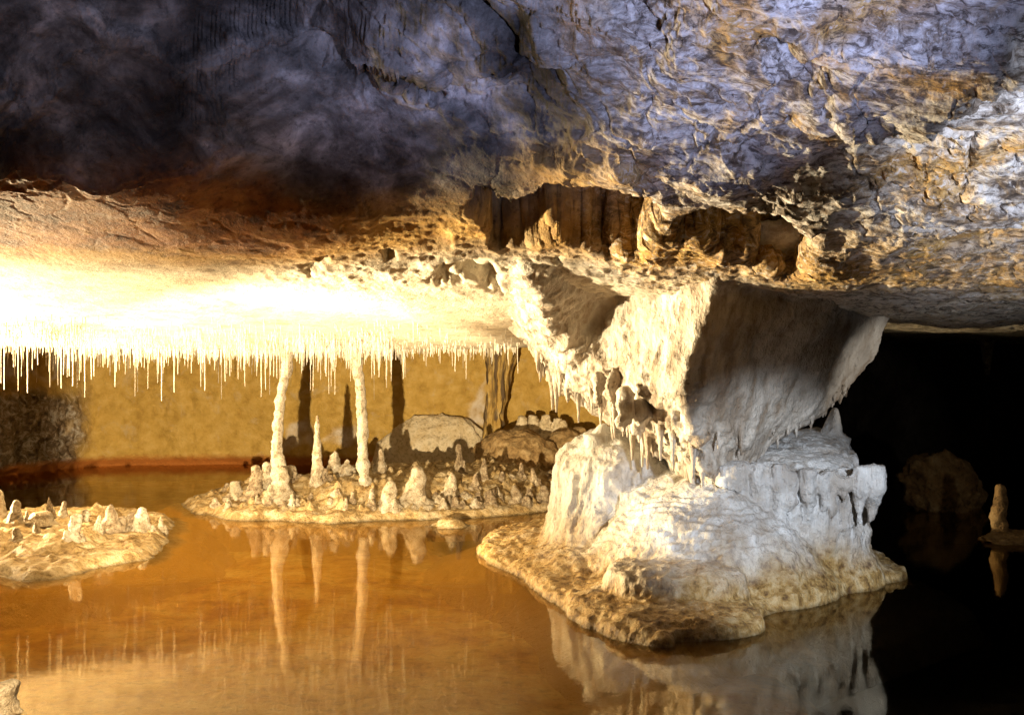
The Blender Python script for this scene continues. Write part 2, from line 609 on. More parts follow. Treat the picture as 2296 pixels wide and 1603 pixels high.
def build_ceiling():
    ny, nx = 640, 860
    y = np.geomspace(1.5, 11.5, ny)
    # spend more rows where the vault turns steeply towards the viewer
    dens = 1 + 2.2 * np.exp(-((np.log(y) - math.log(3.5)) / 0.22) ** 2)
    cum = np.cumsum(dens)
    y = np.interp(np.linspace(cum[0], cum[-1], ny), cum, y)
    t = np.concatenate([np.linspace(-1.0, -0.52, 50, endpoint=False), np.linspace(-0.52, 0.52, nx - 100), np.linspace(0.52, 1.0, 51)[1:]])
    Y, T = np.meshgrid(y, t, indexing='ij')
    X = T * Y
    x, yy = X.ravel(), Y.ravel()
    z = ceiling_base(x, yy)
    u = CU + T.ravel() * F
    v = CV - (z - H) / yy * F
    P = np.stack([x, yy, z], 1)
    wob = np.stack([fbm(P * 5, 3, 40), fbm(P * 5 + 31, 3, 41)], 1)
    uu, vv = u + 34 * wob[:, 0], v + 30 * wob[:, 1] + 10 * fbm(P * 26, 2, 42)
    pock = np.zeros(len(x))
    for poly, dep in POCKETS:
        pock = np.maximum(pock, dep * sm(-4, 12 if dep > .1 else 16, poly_sd(uu, vv, poly)))
    z = z + pock
    P[:, 2] = z
    G = P.reshape(ny, nx, 3)
    N = grid_normals(G).reshape(-1, 3)
    N *= np.where(N[:, 2:3] > 0, -1, 1)          # point down into the cave
    # roughness by place: the lit shelf on the left is smooth flowstone, the vault on the right is craggy
    right = sm(-0.06, 0.12, T.ravel())
    near = 1 - sm(3.8, 4.5, yy)
    amp = np.clip(0.12 + 0.95 * right + 0.6 * near * (0.2 + 0.5 * (1 - sm(3.4, 3.7, yy)) + 0.3 * sm(-0.35, -0.1, T.ravel())), 0, 1.15)
    amp *= 1 - 0.75 * sm(5.2, 6.4, yy)
    amp *= 1 - 0.6 * np.exp(-((yy - 4.42) / 0.28) ** 2)
    big = fbm(P * np.array([1.6, 1.6, 1.6]), 3, 1)
    cr = ridged(P * np.array([3.4, 4.2, 4.2]), 5, 5)
    med = fbm(P * 9.0, 4, 9, 0.55)
    Q = P @ np.array([[.80, .45, .39], [-.55, .80, .2], [-.22, -.38, .9]]).T
    f1, f21, cid = worley(Q * np.array([2.2, 4.5, 5.0]) + 0.35 * np.stack([big, cr, med], 1), 3)
    f1b, f21b, cidb = worley(Q * np.array([6.5, 12, 12]), 8)
    patch = 0.35 + 0.9 * sm(-0.25, 0.3, fbm(P * 2.1 + 4, 3, 18))
    g1, g21, gid = worley(Q * np.array([1.5, 2.2, 2.4]) + 0.25 * np.stack([big, cr, med], 1), 28)
    d = amp * (0.066 * big + patch * (0.019 * cr + 0.011 * med + 0.003 * ridged(P * np.array([15, 21, 21]), 4, 16)) + 0.034 * (cid - 0.5) * sm(0.0, 0.35, f21)
               + 0.010 * (cidb - 0.5) * sm(0, 0.3, f21b) - 0.012 * (1 - sm(0, 0.05, f21)) * near)
    left = near * (1 - 0.4 * sm(-0.02, 0.12, T.ravel())) * (1 - sm(3.45, 3.75, yy))
    d += left * (0.15 * (gid - 0.5) * sm(0.0, 0.14, g21) + 0.03 * fbm(P * 3.2, 4, 29) + 0.018 * ridged(P * np.array([6, 7, 7]), 4, 30) - 0.025 * (1 - sm(0, 0.05, g21)))
    # flaky crust along the seam where shelf and vault meet
    seam = np.exp(-((yy - 4.35) / 0.5) ** 2) * sm(-0.36, -0.08, T.ravel())
    d += seam * (0.015 * ridged(P * np.array([7, 11, 11]), 4, 22) + 0.004 * vnoise(P * 55, 23))
    d += 0.002 * vnoise(P * 40, 14) * amp
    P = P + N * d[:, None]
    me = mesh_from('cave_ceiling', P, grid_faces(ny, nx))
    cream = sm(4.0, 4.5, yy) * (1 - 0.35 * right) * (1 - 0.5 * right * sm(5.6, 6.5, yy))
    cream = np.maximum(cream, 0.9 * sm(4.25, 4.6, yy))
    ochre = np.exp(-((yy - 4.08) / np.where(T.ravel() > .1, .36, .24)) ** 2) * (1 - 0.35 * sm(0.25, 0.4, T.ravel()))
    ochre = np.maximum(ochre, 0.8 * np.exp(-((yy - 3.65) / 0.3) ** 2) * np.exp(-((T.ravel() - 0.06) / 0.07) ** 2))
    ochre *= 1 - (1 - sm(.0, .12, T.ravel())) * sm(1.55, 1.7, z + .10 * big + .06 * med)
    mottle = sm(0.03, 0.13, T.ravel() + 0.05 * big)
    set_attr(me, 'cream', cream)
    set_attr(me, 'ochre', ochre)
    set_attr(me, 'mottle', mottle)
    set_attr(me, 'rust', (1 - sm(3.98, 4.18, yy + .12 * big + .05 * med)) * sm(3.42, 3.6, yy) * (1 - sm(-.20, -.11, T.ravel())) * (1 - sm(1.55, 1.68, z + .10 * big + .06 * med)))
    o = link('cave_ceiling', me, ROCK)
    tag(o, kind='structure')


build_ceiling()

# ------------------------------------------------------------------ back wall
WALL_PLAN = [(-5.6, 6.4), (-5.0, 7.6), (-4.45, 8.8), (-4.0, 9.8), (-3.6, 10.15), (-2.5, 10.2), (-1.0, 10.1), (0.1, 10.1), (0.75, 9.75), (1.2, 8.9), (1.5, 7.8), (1.62, 6.9), (1.6, 6.3)]  # hidden right end bent forward to keep lamp light out of the right chamber


def build_wall():
    plan = catmull(WALL_PLAN, 620)
    zs = np.linspace(-0.5, 1.45, 170)
    n, m = len(plan), len(zs)
    tang = np.gradient(plan, axis=0)
    tang /= np.linalg.norm(tang, axis=1, keepdims=True)
    nor = np.stack([tang[:, 1], -tang[:, 0]], 1)
    G = np.zeros((n, m, 3))
    G[:, :, 0] = plan[:, None, 0]
    G[:, :, 1] = plan[:, None, 1]
    G[:, :, 2] = zs[None, :]
    P = G.reshape(-1, 3)
    u = CU + P[:, 0] / P[:, 1] * F
    v = CV - (P[:, 2] - H) / P[:, 1] * F
    rough = 1 - sm(150, 215, u + 25 * fbm(P * 3, 3, 77))
    rough *= sm(845, 900, v + 40 * fbm(P * 4, 3, 78))
    d = 0.09 * fbm(P * 1.2, 4, 50) + 0.045 * fbm(P * 4, 5, 51) - 0.03 * sm(.80, .97, ridged(P * np.array([2.2, 2.2, 1.1]), 3, 53)) + rough * 0.10 * ridged(P * 5, 4, 52)
    # undercut at the tide mark
    d -= 0.05 * sm(0.1, 0.0, P[:, 2])
    Nn = np.repeat(nor, m, 0)
    side = np.sign((Nn * (np.array([[-1.0, 4.0]]) - P[:, :2])).sum(1))
    P[:, 0] += Nn[:, 0] * side * d
    P[:, 1] += Nn[:, 1] * side * d
    me = mesh_from('cave_wall', P, grid_faces(n, m))
    pale = np.zeros(len(P))
    wu, wv = u + 30 * fbm(P * 6, 3, 60), v + 26 * fbm(P * 6 + 9, 3, 61)
    for poly in ([(-200, 795), (0, 800), (110, 850), (40, 848), (-20, 835), (-200, 850)],
                 [(120, 790), (165, 800), (150, 845), (110, 852)],
                 [(645, 960), (690, 930), (700, 985), (640, 1010)],
                 [(715, 990), (760, 955), (800, 975), (790, 1000)],
                 [(130, 940), (155, 935), (150, 985), (125, 990)],
                 [(205, 785), (260, 780), (240, 805), (215, 812)],
                 [(1050, 880), (1085, 840), (1090, 960), (1045, 960)]):
        pale = np.maximum(pale, sm(-6, 14, poly_sd(wu, wv, poly)))
    set_attr(me, 'pale', pale)
    set_attr(me, 'rough', np.clip(rough - pale, 0, 1))
    tag(link('cave_wall', me, WALL), kind='structure')


build_wall()


# ------------------------------------------------------------------ outer shell, pool bed, water
def build_shell():
    loop = [(1.6, 6.35), (2.0, 7.6), (3.0, 9.8), (5.5, 10.8), (8.0, 8.5), (9.0, 4.0), (8.0, -1.5), (4.5, -5.0), (0, -6.0), (-5, -5), (-8, -1), (-8, 3), (-6.6, 5.4), (-5.6, 6.45)]
    plan = catmull(loop, 260)
    zs = np.linspace(-0.6, 2.75, 60)
    n, m = len(plan), len(zs)
    G = np.zeros((n, m, 3))
    G[:, :, :2] = plan[:, None, :]
    G[:, :, 2] = zs
    N = grid_normals(G).reshape(-1, 3)
    P = G.reshape(-1, 3)
    P = P + N * (0.25 * fbm(P * 0.8, 4, 90) + 0.12 * ridged(P * 2.2, 4, 91))[:, None]
    tag(link('chamber_wall', mesh_from('chamber_wall', P, grid_faces(n, m)), DARK), kind='structure')
    xs, ys = np.linspace(-9.5, 10, 120), np.linspace(-7, 13, 120)
    X, Y = np.meshgrid(xs, ys, indexing='ij')
    P = np.stack([X.ravel(), Y.ravel(), np.full(X.size, 2.62)], 1)
    P[:, 2] += 0.12 * ridged(P * 0.9, 4, 95)
    tag(link('upper_vault', mesh_from('upper_vault', P, grid_faces(120, 120)), DARK), kind='structure')
    xs, ys = np.linspace(-9.5, 10, 300), np.linspace(-7, 13, 300)
    X, Y = np.meshgrid(xs, ys, indexing='ij')
    P = np.stack([X.ravel(), Y.ravel(), np.full(X.size, -0.13)], 1)
    P[:, 2] -= 1.1 * sm(.8, 2.2, P[:, 0] + .2 * fbm(P * 1.5, 3, 96))  # bed dropped on the right so that less light reaches it
    P[:, 2] += 0.05 * fbm(P * 0.9, 4, 97) + 0.015 * fbm(P * 5, 3, 98)
    tag(link('pool_bed', mesh_from('pool_bed', P, grid_faces(300, 300)), BED), kind='structure')
    V = [(-9.5, -7, 0), (10, -7, 0), (10, 13, 0), (-9.5, 13, 0)]
    tag(link('water', mesh_from('water', V, [(0, 1, 2, 3)]), WATER), kind='structure')


build_shell()

# ------------------------------------------------------------------ islands
ISLE_C = [on_level(u, v)[:2] for u, v in ((412, 1128), (440, 1148), (520, 1166), (640, 1168), (740, 1175), (860, 1168), (1000, 1163), (1120, 1158), (1240, 1146))] + \
    [(0.62, 7.3), (0.7, 8.4), (0.1, 9.2), (-0.8, 9.1), (-1.5, 8.7), (-2.0, 8.0)]
ISLE_L = [on_level(u, v)[:2] for u, v in ((15, 1292), (60, 1306), (120, 1300), (230, 1270), (310, 1256), (350, 1236), (372, 1206), (388, 1178), (372, 1160))] + \
    [(-2.5, 7.1), (-3.2, 6.9), (-3.7, 6.2), (-3.2, 5.4)]


def nubs(P, seed):
    f1, f21, cid = worley(P * 13 + 0.3 * fbm(P * 9, 2, seed)[:, None], seed)
    return (1 - sm(0.05, 0.5, f1)) * (cid > 0.45) * (0.4 + cid)


def isle_c(x, y):
    P = np.stack([x, y, np.zeros_like(x)], 1)
    s = poly_sd(x, y, ISLE_C) + 0.06 * fbm(P * 3.5, 4, 101) + 0.018 * ridged(P * 11, 3, 105)
    z = -0.16 + 0.16 * sm(-0.45, 0.0, s) + 0.045 * sm(-0.01, 0.06, s) + 0.145 * sm(0.06, 0.7, s)
    return z + sm(0, 0.15, s) * (0.036 * fbm(P * 6, 4, 102) + 0.018 * ridged(P * 15, 3, 103) + 0.040 * nubs(P, 104))


def isle_l(x, y):
    P = np.stack([x, y, np.zeros_like(x)], 1)
    s = poly_sd(x, y, ISLE_L) + 0.05 * fbm(P * 4, 4, 111) + 0.018 * ridged(P * 11, 3, 115)
    z = -0.16 + 0.16 * sm(-0.45, 0.0, s) + 0.04 * sm(-0.01, 0.05, s) + 0.035 * sm(0.26, 0.32, s) + 0.05 * sm(0.4, 0.9, s)
    return z + sm(0, 0.12, s) * (0.030 * fbm(P * 6, 4, 112) + 0.016 * ridged(P * 14, 3, 113) + 0.018 * nubs(P, 114))


def build_isle(fn, poly, name, label):
    poly = np.array(poly)
    x0, y0 = poly.min(0) - 0.6
    x1, y1 = poly.max(0) + 0.6
    nx, ny = int((x1 - x0) / 0.011), int((y1 - y0) / 0.014)
    X, Y = np.meshgrid(np.linspace(x0, x1, nx), np.linspace(y0, y1, ny), indexing='ij')
    z = fn(X.ravel(), Y.ravel())
    P = np.stack([X.ravel(), Y.ravel(), z], 1)
    q = grid_faces(nx, ny)
    q = q[(z[q] > -0.158).any(1)]
    used = np.unique(q)
    remap = np.zeros(len(P), int)
    remap[used] = np.arange(len(used))
    me = mesh_from(name, P[used], remap[q])
    base = (poly[:, 0].mean(), poly[:, 1].mean(), 0)
    recentre(me, base)
    return tag(link(name, me, ISLE, loc=base), label, 'rock island')


build_isle(isle_c, ISLE_C, 'rock_island', 'wide low flowstone island in mid pool carrying the two thin columns and many stalagmites')
build_isle(isle_l, ISLE_L, 'rock_island', 'flat ochre flowstone island at the left edge of the pool, crowded with stubby stalagmites')


def ground_hit(u, v, fn, d0):
    d = d0
    for _ in range(30):
        x = (u - CU) / F * d
        z = float(fn(np.array([x]), np.array([d]))[0])
        dn = (H - max(z, 0)) * F / (v - CV)
        d += 0.5 * (dn - d)
    x = (u - CU) / F * d
    return x, d, float(fn(np.array([x]), np.array([d]))[0])


# ------------------------------------------------------------------ stalagmites and columns
def spire_mesh(name, h, r, seed, tip=0.3, power=1.3, flare=0.45, knob=0.16, lean=(0, 0), nseg=20, nring=26, mat=None):
    zs = np.concatenate([np.linspace(-0.06, 0, 3)[:-1], np.linspace(0, h, nring)])
    th = np.linspace(0, 2 * math.pi, nseg, endpoint=False)
    rings = []
    for z in zs:
        s = min(max(z / h, 0), 1)
        rad = r * (1 - (1 - tip) * s ** power)
        rad *= math.sqrt(max(0.0, 1 - max(0, (s - 0.86) / 0.14) ** 2)) * 0.98 + 0.02
        rad += r * flare * max(0, 1 - s * 4.5) ** 2
        cx, cy = lean[0] * s * h, lean[1] * s * h
        rings.append(np.stack([cx + rad * np.cos(th), cy + rad * np.sin(th), np.full(nseg, z)], 1))
    V, Fc = stack(rings)
    off = np.array([seed * 1.37, seed * 2.11, seed * 0.7])
    k = 0.55 / r
    ax = np.stack([lean[0] * V[:, 2], lean[1] * V[:, 2]], 1)
    rad = V[:, :2] - ax
    n = fbm(V * k + off, 3, 200) + 0.6 * vnoise(V * k * 2.6 + off, 207) + 0.35 * vnoise(V * k * 6 + off, 208)
    V[:, :2] = ax + rad * (1 + knob * 2.2 * n)[:, None]
    V[:, 2] += 0.35 * r * np.clip(V[:, 2] / h, 0, 1) * vnoise(V * k * 1.3 + off, 211)
    V[:, :2] += 0.5 * r * (np.clip(V[:, 2] / h, 0, 1) ** 1.3)[:, None] * np.array([vnoise(np.array([off]), 212)[0], vnoise(np.array([off]), 213)[0]])
    return mesh_from(name, V, Fc)


def stalagmite(u, vt, vb, w, fn, d0, label, group=None, mat=None, **kw):
    x, y, z = ground_hit(u, vb, fn, d0)
    zt = H - (vt - CV) / F * y
    h = max(zt - z, 0.02)
    r = 0.60 * w / F * y
    me = spire_mesh('stalagmite', h, r, random.randint(0, 999), **kw)
    if r > 0.016:                      # lower lobes fused to the foot
        bits = [(get_co(me), [tuple(p.vertices) for p in me.polygons])]
        for _ in range(random.choice((1, 2, 2, 3))):
            a = random.uniform(0, 6.28)
            k2 = dict(kw)
            k2['tip'] = random.uniform(.3, .6)
            m2 = spire_mesh('lobe', h * random.uniform(.18, .5), r * random.uniform(.4, .7), random.randint(0, 999), **{q: k2[q] for q in k2 if q not in ('lean', 'nring', 'power')})
            bits.append((get_co(m2) + np.array([math.cos(a) * r * 1.05, math.sin(a) * r * 1.05, -.004]), [tuple(p.vertices) for p in m2.polygons]))
            bpy.data.meshes.remove(m2)
        bpy.data.meshes.remove(me)
        V, Fc, n = [], [], 0
        for v, f in bits:
            V.append(v)
            Fc += [tuple(i + n for i in q) for q in f]
            n += len(v)
        me = mesh_from('stalagmite', np.concatenate(V), Fc)
    if mat is None:
        mat = BRCALC if any(q in label for q in ('brown', 'dark', 'tan ', 'grey')) else CALC
        if 'tiny knobbly' in label:
            mat = random.choice((CALC, BRCALC))
    o = link('stalagmite', me, mat, loc=(x, y, z - 0.004))
    o.rotation_euler[2] = random.uniform(0, 6)
    return tag(o, label, 'stalagmite', group)


GC = 'stalagmites on the middle island'
GL = 'stalagmites on the left island'
# middle island: u, top, base, width, label
for (u, vt, vb, w, lab, kw) in [
    (628, 1046, 1122, 44, 'smooth pale cone stalagmite standing in front of the foot of the left column', {'tip': .3}),
    (871, 1069, 1134, 34, 'pale bullet shaped stalagmite nearest the water on the middle island, right of the right column', {'tip': .35}),
    (931, 1037, 1126, 46, 'largest broad cone stalagmite on the middle island, flat topped', {'tip': .42, 'flare': .7}),
    (1011, 1060, 1109, 27, 'small pale cone stalagmite right of the broad flat topped one', {'tip': .3, 'flare': .6}),
    (853, 1006, 1059, 19, 'slim white peg stalagmite just right of the right column against the black hollow', {'tip': .5}),
    (1029, 992, 1062, 17, 'tall slim dim grey stalagmite at the back of the middle island', {'tip': .6, 'flare': .9}),
    (712, 928, 1082, 21, 'tall thin knobbly white stalagmite standing between the two columns', {'tip': .3, 'knob': .2, 'nring': 48, 'flare': .2, 'lean': (-.03, 0)}),
    (1083, 1026, 1074, 17, 'thin leaning tan stalagmite below the brown ledge boulder', {'lean': (-.15, 0), 'tip': .3}),
    (1064, 1062, 1098, 20, 'short tan cone at the foot of the thin leaning stalagmite', {}),
    (571, 1042, 1102, 30, 'broken brown stalagmite stub left of the left column foot', {'tip': .5, 'knob': .3}),
    (598, 1036, 1096, 32, 'lumpy pale stalagmite touching the left side of the left column foot', {'tip': .5, 'knob': .25}),
    (528, 1077, 1110, 25, 'rounded pale stalagmite near the left tip of the middle island', {'tip': .6}),
    (507, 1080, 1102, 12, 'tiny brown peg at the left tip of the middle island', {'tip': .5}),
    (656, 1040, 1075, 26, 'dark knob of broken stalagmite right of the left column foot', {'tip': .6, 'knob': .3}),
    (728, 1048, 1078, 20, 'short brown knob right of the thin stalagmite between the columns', {'tip': .6, 'knob': .3}),
    (748, 1012, 1066, 40, 'jagged white rubble heap between the thin stalagmite and the right column', {'tip': .25, 'knob': .45}),
    (772, 1028, 1068, 34, 'low white rubble lump leaning against the right column', {'tip': .4, 'knob': .45}),
]:
    stalagmite(u, vt, vb, w, isle_c, 7.2, lab, GC, **kw)
SMALL_R = [(1168, 1036, 1074, 15), (1198, 1046, 1088, 17), (1231, 1054, 1076, 20), (1158, 1082, 1116, 23), (1223, 1086, 1122, 26),
           (1181, 1109, 1130, 20), (1187, 1092, 1110, 15), (1239, 1106, 1128, 17), (1101, 1099, 1126, 20), (1044, 1102, 1123, 17),
           (1021, 1112, 1130, 17), (1125, 1055, 1080, 13), (1146, 1060, 1082, 14), (1118, 1090, 1112, 15), (1208, 1070, 1090, 14), (1072, 1100, 1120, 13)]
for (u, vt, vb, w) in SMALL_R:
    stalagmite(u, vt, vb, w, isle_c, 7.2, 'small tan finger stalagmite in the crowd beside the big white flowstone block', 'small stalagmites by the flowstone block',
               tip=random.uniform(.3, .55), lean=(random.uniform(-.12, .12), 0), knob=.2)
for k in range(40):
    u = random.uniform(480, 1180)
    vb = random.uniform(1112, 1142)
    hgt = random.uniform(9, 26)
    stalagmite(u, vb - hgt, vb, random.uniform(8, 17), isle_c, 7.0, 'tiny knobbly stub on the front slope of the middle island', 'tiny stubs along the middle island front',
               tip=random.uniform(.35, .6), knob=.25)
for (u, vt, vb, w, lab, kw) in [
    (2, 1094, 1152, 24, 'tall pale stalagmite cut by the left edge of the picture', {'tip': .3}),
    (34, 1119, 1169, 25, 'pale bullet stalagmite second from the left edge', {'tip': .35}),
    (110, 1111, 1160, 18, 'sharp pointed little stalagmite against the dark water at the back of the left island', {'tip': .15}),
    (141, 1123, 1160, 20, 'banded tan cone stalagmite just left of the bright upright post', {'tip': .25}),
    (93, 1137, 1172, 44, 'low rounded hump between the bullet stalagmite and the bright post', {'tip': .6, 'knob': .25}),
    (165, 1146, 1218, 25, 'bright upright post stalagmite at the front of the left island', {'tip': .75, 'flare': .2}),
    (83, 1166, 1194, 15, 'short pale cone left of the bright upright post', {}),
    (38, 1183, 1211, 21, 'faint round stub near the left edge of the island', {'tip': .6}),
    (190, 1142, 1172, 16, 'small forked stub behind the bright upright post', {'tip': .7, 'knob': .3}),
    (219, 1154, 1187, 16, 'thin white cone right of the bright upright post', {'tip': .4}),
    (248, 1124, 1186, 40, 'broad grey cone stalagmite with a nipple tip on the left island', {'tip': .18, 'power': .9}),
    (272, 1162, 1190, 26, 'lumpy white stub at the right foot of the nipple tipped cone', {'tip': .5, 'knob': .3}),
    (321, 1137, 1185, 34, 'blunt pale stalagmite near the right end of the left island', {'tip': .4, 'knob': .22}),
    (298, 1147, 1187, 22, 'brown arched knob against the blunt stalagmite', {'tip': .6, 'knob': .35}),
    (360, 1154, 1188, 15, 'thin pointed stalagmite at the far right tip of the left island', {'tip': .15}),
    (344, 1173, 1191, 15, 'tiny cone beside the right tip of the left island', {}),
    (60, 1142, 1168, 11, 'tiny brown peg right of the bullet stalagmite', {}),
]:
    stalagmite(u, vt, vb, w, isle_l, 5.8, lab, GL, **kw)


def column(pts, d, label, r):
    """floor-to-roof column through (u, v, width factor) points"""
    P = catmull([(*at_depth(u, v, d), f) for u, v, f in pts], 90)
    th = np.linspace(0, 2 * math.pi, 18, endpoint=False)
    P[:, 0] += 0.010 * vnoise(P[:, :3] * 14, 310)
    P[:, 3] *= 1 + 0.22 * vnoise(P[:, :3] * 20, 311)
    rings = [np.stack([p[0] + r * p[3] * np.cos(th), p[1] + r * p[3] * np.sin(th), np.full(18, p[2])], 1) for p in P]
    V, Fc = stack(rings)
    c = np.concatenate([np.repeat(P[:, :3], 18, 0), P[:1, :3], P[-1:, :3]])
    n = 0.22 * fbm(V * 26, 3, 301) + 0.12 * vnoise(V * np.array([40, 40, 62]), 305) + 0.10 * vnoise(V * np.array([3, 3, 30]), 306)
    V[:, :2] = c[:, :2] + (V[:, :2] - c[:, :2]) * (1 + 1.3 * n)[:, None]
    me = mesh_from('stone_column', V, Fc)
    base = tuple(P[0, :3])
    recentre(me, base)
    tag(link('stone_column', me, COLM, loc=base), label, 'column', 'thin columns on the middle island')


column([(628, 1100, 1.7), (626, 1060, 1.5), (624, 1030, 1.2), (622, 995, .9), (622, 960, .9), (626, 925, .95), (633, 880, .9), (640, 840, .95), (645, 800, 1.1), (647, 770, 1.4)], 7.17,
       'left of the two thin knobbly columns, leaning to the right as it rises to the roof', 0.034)
column([(818, 1105, 1.5), (818, 1080, 1.2), (814, 1040, 1.05), (812, 1000, 1.05), (813, 950, 1.0), (811, 900, .95), (806, 850, .95), (801, 810, 1.0), (799, 770, 1.3)], 7.17,
       'right of the two thin knobbly columns, leaning to the left as it rises to the roof', 0.036)

# stump in the near left corner, loose rock in the water
_x, _y, _z = on_level(-2, 1596)
tag(link('stalagmite', spire_mesh('stalagmite', 0.105, 0.058, 17, tip=.8, flare=.1, knob=.2), CALC, loc=(_x, _y, -0.01)),
    'squat round stump rising from the water in the near left corner', 'stalagmite')
_x, _y, _z = on_level(1012, 1178)
tag(link('rock', spire_mesh('rock', 0.055, 0.10, 23, tip=.2, power=1.0, flare=.2, knob=.3), ISLE, loc=(_x, _y, -0.012)),
    'small pale rock poking out of the water in front of the middle island', 'rock')

# ------------------------------------------------------------------ things along the back wall
def blob(name, centre, radii, seed, mat, label, cat, rough=0.18, group=None, freq=2.0, voxel=None, squash=(1, 1, 1), sharp=0.0):
    nt_, nz_ = 90, 60
    th = np.linspace(0, 2 * math.pi, nt_, endpoint=False)
    ph = np.linspace(-math.pi / 2 + 0.02, math.pi / 2 - 0.02, nz_)
    rings = [np.stack([np.cos(p) * np.cos(th), np.cos(p) * np.sin(th), np.full(nt_, math.sin(p))], 1) for p in ph]
    V, Fc = stack(rings)
    off = np.array([seed, seed * .3, seed * 1.7])
    n = fbm(V * freq + off, 5, 400) + 0.5 * ridged(V * freq * 1.8 + off, 4, 410)
    if sharp:
        f1, f21, cid = worley(V * freq * 0.9 + off, 420)
        n = n + sharp * (cid - 0.5) * 2
    V = V * (1 + rough * n)[:, None] * np.array(radii)
    me = mesh_from(name, V, Fc)
    return tag(link(name, me, mat, loc=centre), label, cat, group)


PALE = make_simple_rock('pale_calcite', [(0.3, (.50, .37, .20)), (0.5, (.62, .50, .33)), (0.7, (.70, .60, .45))], 10)
x, y, z = at_depth(980, 1040, 9.98)
blob('flowstone_mound', (x - .02, y, -0.03), (.55, .18, .50), 3, PALE, 'pale rounded flowstone mound against the ochre back wall behind the middle island', 'flowstone', .13, freq=2.4)
x, y, z = at_depth(1160, 1010, 8.9)
blob('boulder', (x, y, 0.17), (.34, .32, .24), 5, BROWN, 'brown layered ledge boulder at the back of the middle island, under the wall drapery', 'boulder', .2, freq=1.7, sharp=.3)
x, y, z = at_depth(1290, 1010, 9.1)
blob('boulder', (x, y, 0.10), (.30, .3, .30), 8, BROWN, 'brown boulder half hidden behind the left shoulder of the white flowstone block', 'boulder', .2, freq=1.7, sharp=.3)
for k, (u, vt) in enumerate(((1172, 934), (1196, 928), (1222, 932), (1248, 936), (1262, 944))):
    d = 9.45
    x, y, z = at_depth(u, 962, d)
    zt = H - (vt - CV) / F * d
    me = spire_mesh('stalagmite', zt - z, 0.055, 60 + k, tip=.7, flare=.3, knob=.2)
    tag(link('stalagmite', me, PALE, loc=(x, y, z)), 'rounded whitish stump in the row along the ledge of the back wall', 'stalagmite', 'row of pale stumps on the wall ledge')
x, y, z = at_depth(1215, 975, 9.6)
blob('rock_ledge', (x, y, 0.22), (.36, .30, .17), 15, PALE, 'pale wall ledge carrying a row of rounded stumps behind the boulders', 'ledge', .1, freq=2.0)


def drape_mat():
    M = Mat('streaked_ochre', 0.75, 0.25)
    n1 = M.noise(9, 6, 0.65)
    st = M.noise(16, 5, 0.6, M.coords((1, 1, 0.10)))
    c = ramp(M.nt, n1, [(0.3, (.34, .20, .05)), (0.5, (.46, .30, .09)), (0.7, (.55, .42, .22))])
    c = mix(M.nt, ramp(M.nt, st, [(0.40, 0.9), (0.52, 0.0)]), c, (.07, .045, .03))
    M.colour(c)
    M.bump([(st, 0.03, 0.7), (n1, 0.02, 0.6)])
    return M.m


DRAP = drape_mat()


def drapery():
    d = 9.85
    left = [(1095, 778), (1094, 850), (1088, 920), (1085, 990)]
    right = [(1158, 778), (1142, 850), (1130, 920), (1118, 990)]
    L = catmull([at_depth(u, v, d) for u, v in left], 80)
    R = catmull([at_depth(u, v, d) for u, v in right], 80)
    n = 64
    rings = []
    for a, b in zip(L, R):
        c, hw = (a + b) / 2, (b[0] - a[0]) / 2
        th = np.linspace(0, 2 * math.pi, n, endpoint=False)
        fold = 1 + 0.16 * np.cos(th * 9 + 5 * a[2]) + 0.10 * np.cos(th * 17 + 2 + 3 * a[2])
        rings.append(np.stack([c[0] + hw * fold * np.cos(th), c[1] + 0.13 * fold * np.sin(th), np.full(n, a[2])], 1))
    V, Fc = stack(rings)
    V[:, :2] += 0.03 * np.stack([fbm(V * 8, 3, 500), fbm(V * 8 + 9, 3, 501)], 1)
    me = mesh_from('rock_drapery', V, Fc)
    base = tuple(L[-1])
    recentre(me, base)
    tag(link('rock_drapery', me, DRAP, loc=base), 'dark folded stone drapery running down the back wall from the roof', 'drapery')


drapery()

# ------------------------------------------------------------------ big flowstone block
APRON = [(-.17, 5.75), (-.13, 5.38), (.02, 5.0), (.10, 4.72), (.20, 4.35), (.26, 4.08), (.39, 3.87), (.54, 3.80), (.62, 3.92), (.95, 4.22), (1.29, 4.53), (1.62, 4.82), (1.80, 5.02),
         (1.80, 5.6), (1.6, 6.3), (.9, 6.7), (.3, 6.6), (-.05, 6.2)]


def solid(cx, cy, levels, n=2.6, rot=0.0, m=72):
    """levels: (z, rx, ry[, dx, dy]); superellipse rings"""
    th = np.linspace(0, 2 * math.pi, m, endpoint=False)
    e = 2.0 / n
    sx = np.sign(np.cos(th)) * np.abs(np.cos(th)) ** e
    sy = np.sign(np.sin(th)) * np.abs(np.sin(th)) ** e
    rings = []
    for L in levels:
        z, rx, ry = L[:3]
        dx, dy = (L[3], L[4]) if len(L) > 3 else (0, 0)
        X, Y = rx * sx, ry * sy
        rings.append(np.stack([cx + dx + X * math.cos(rot) - Y * math.sin(rot), cy + dy + X * math.sin(rot) + Y * math.cos(rot), np.full(m, z)], 1))
    return stack(rings)


def tooth(x, y, z, h, r, m=8):
    th = np.linspace(0, 2 * math.pi, m, endpoint=False)
    rings = [np.stack([x + r * f * np.cos(th), y + r * f * np.sin(th), np.full(m, z - h * s)], 1)
             for s, f in ((1.0, .28), (.6, .55), (.2, .9), (0, 1.2), (-.5, 1.3))]
    return stack(rings)


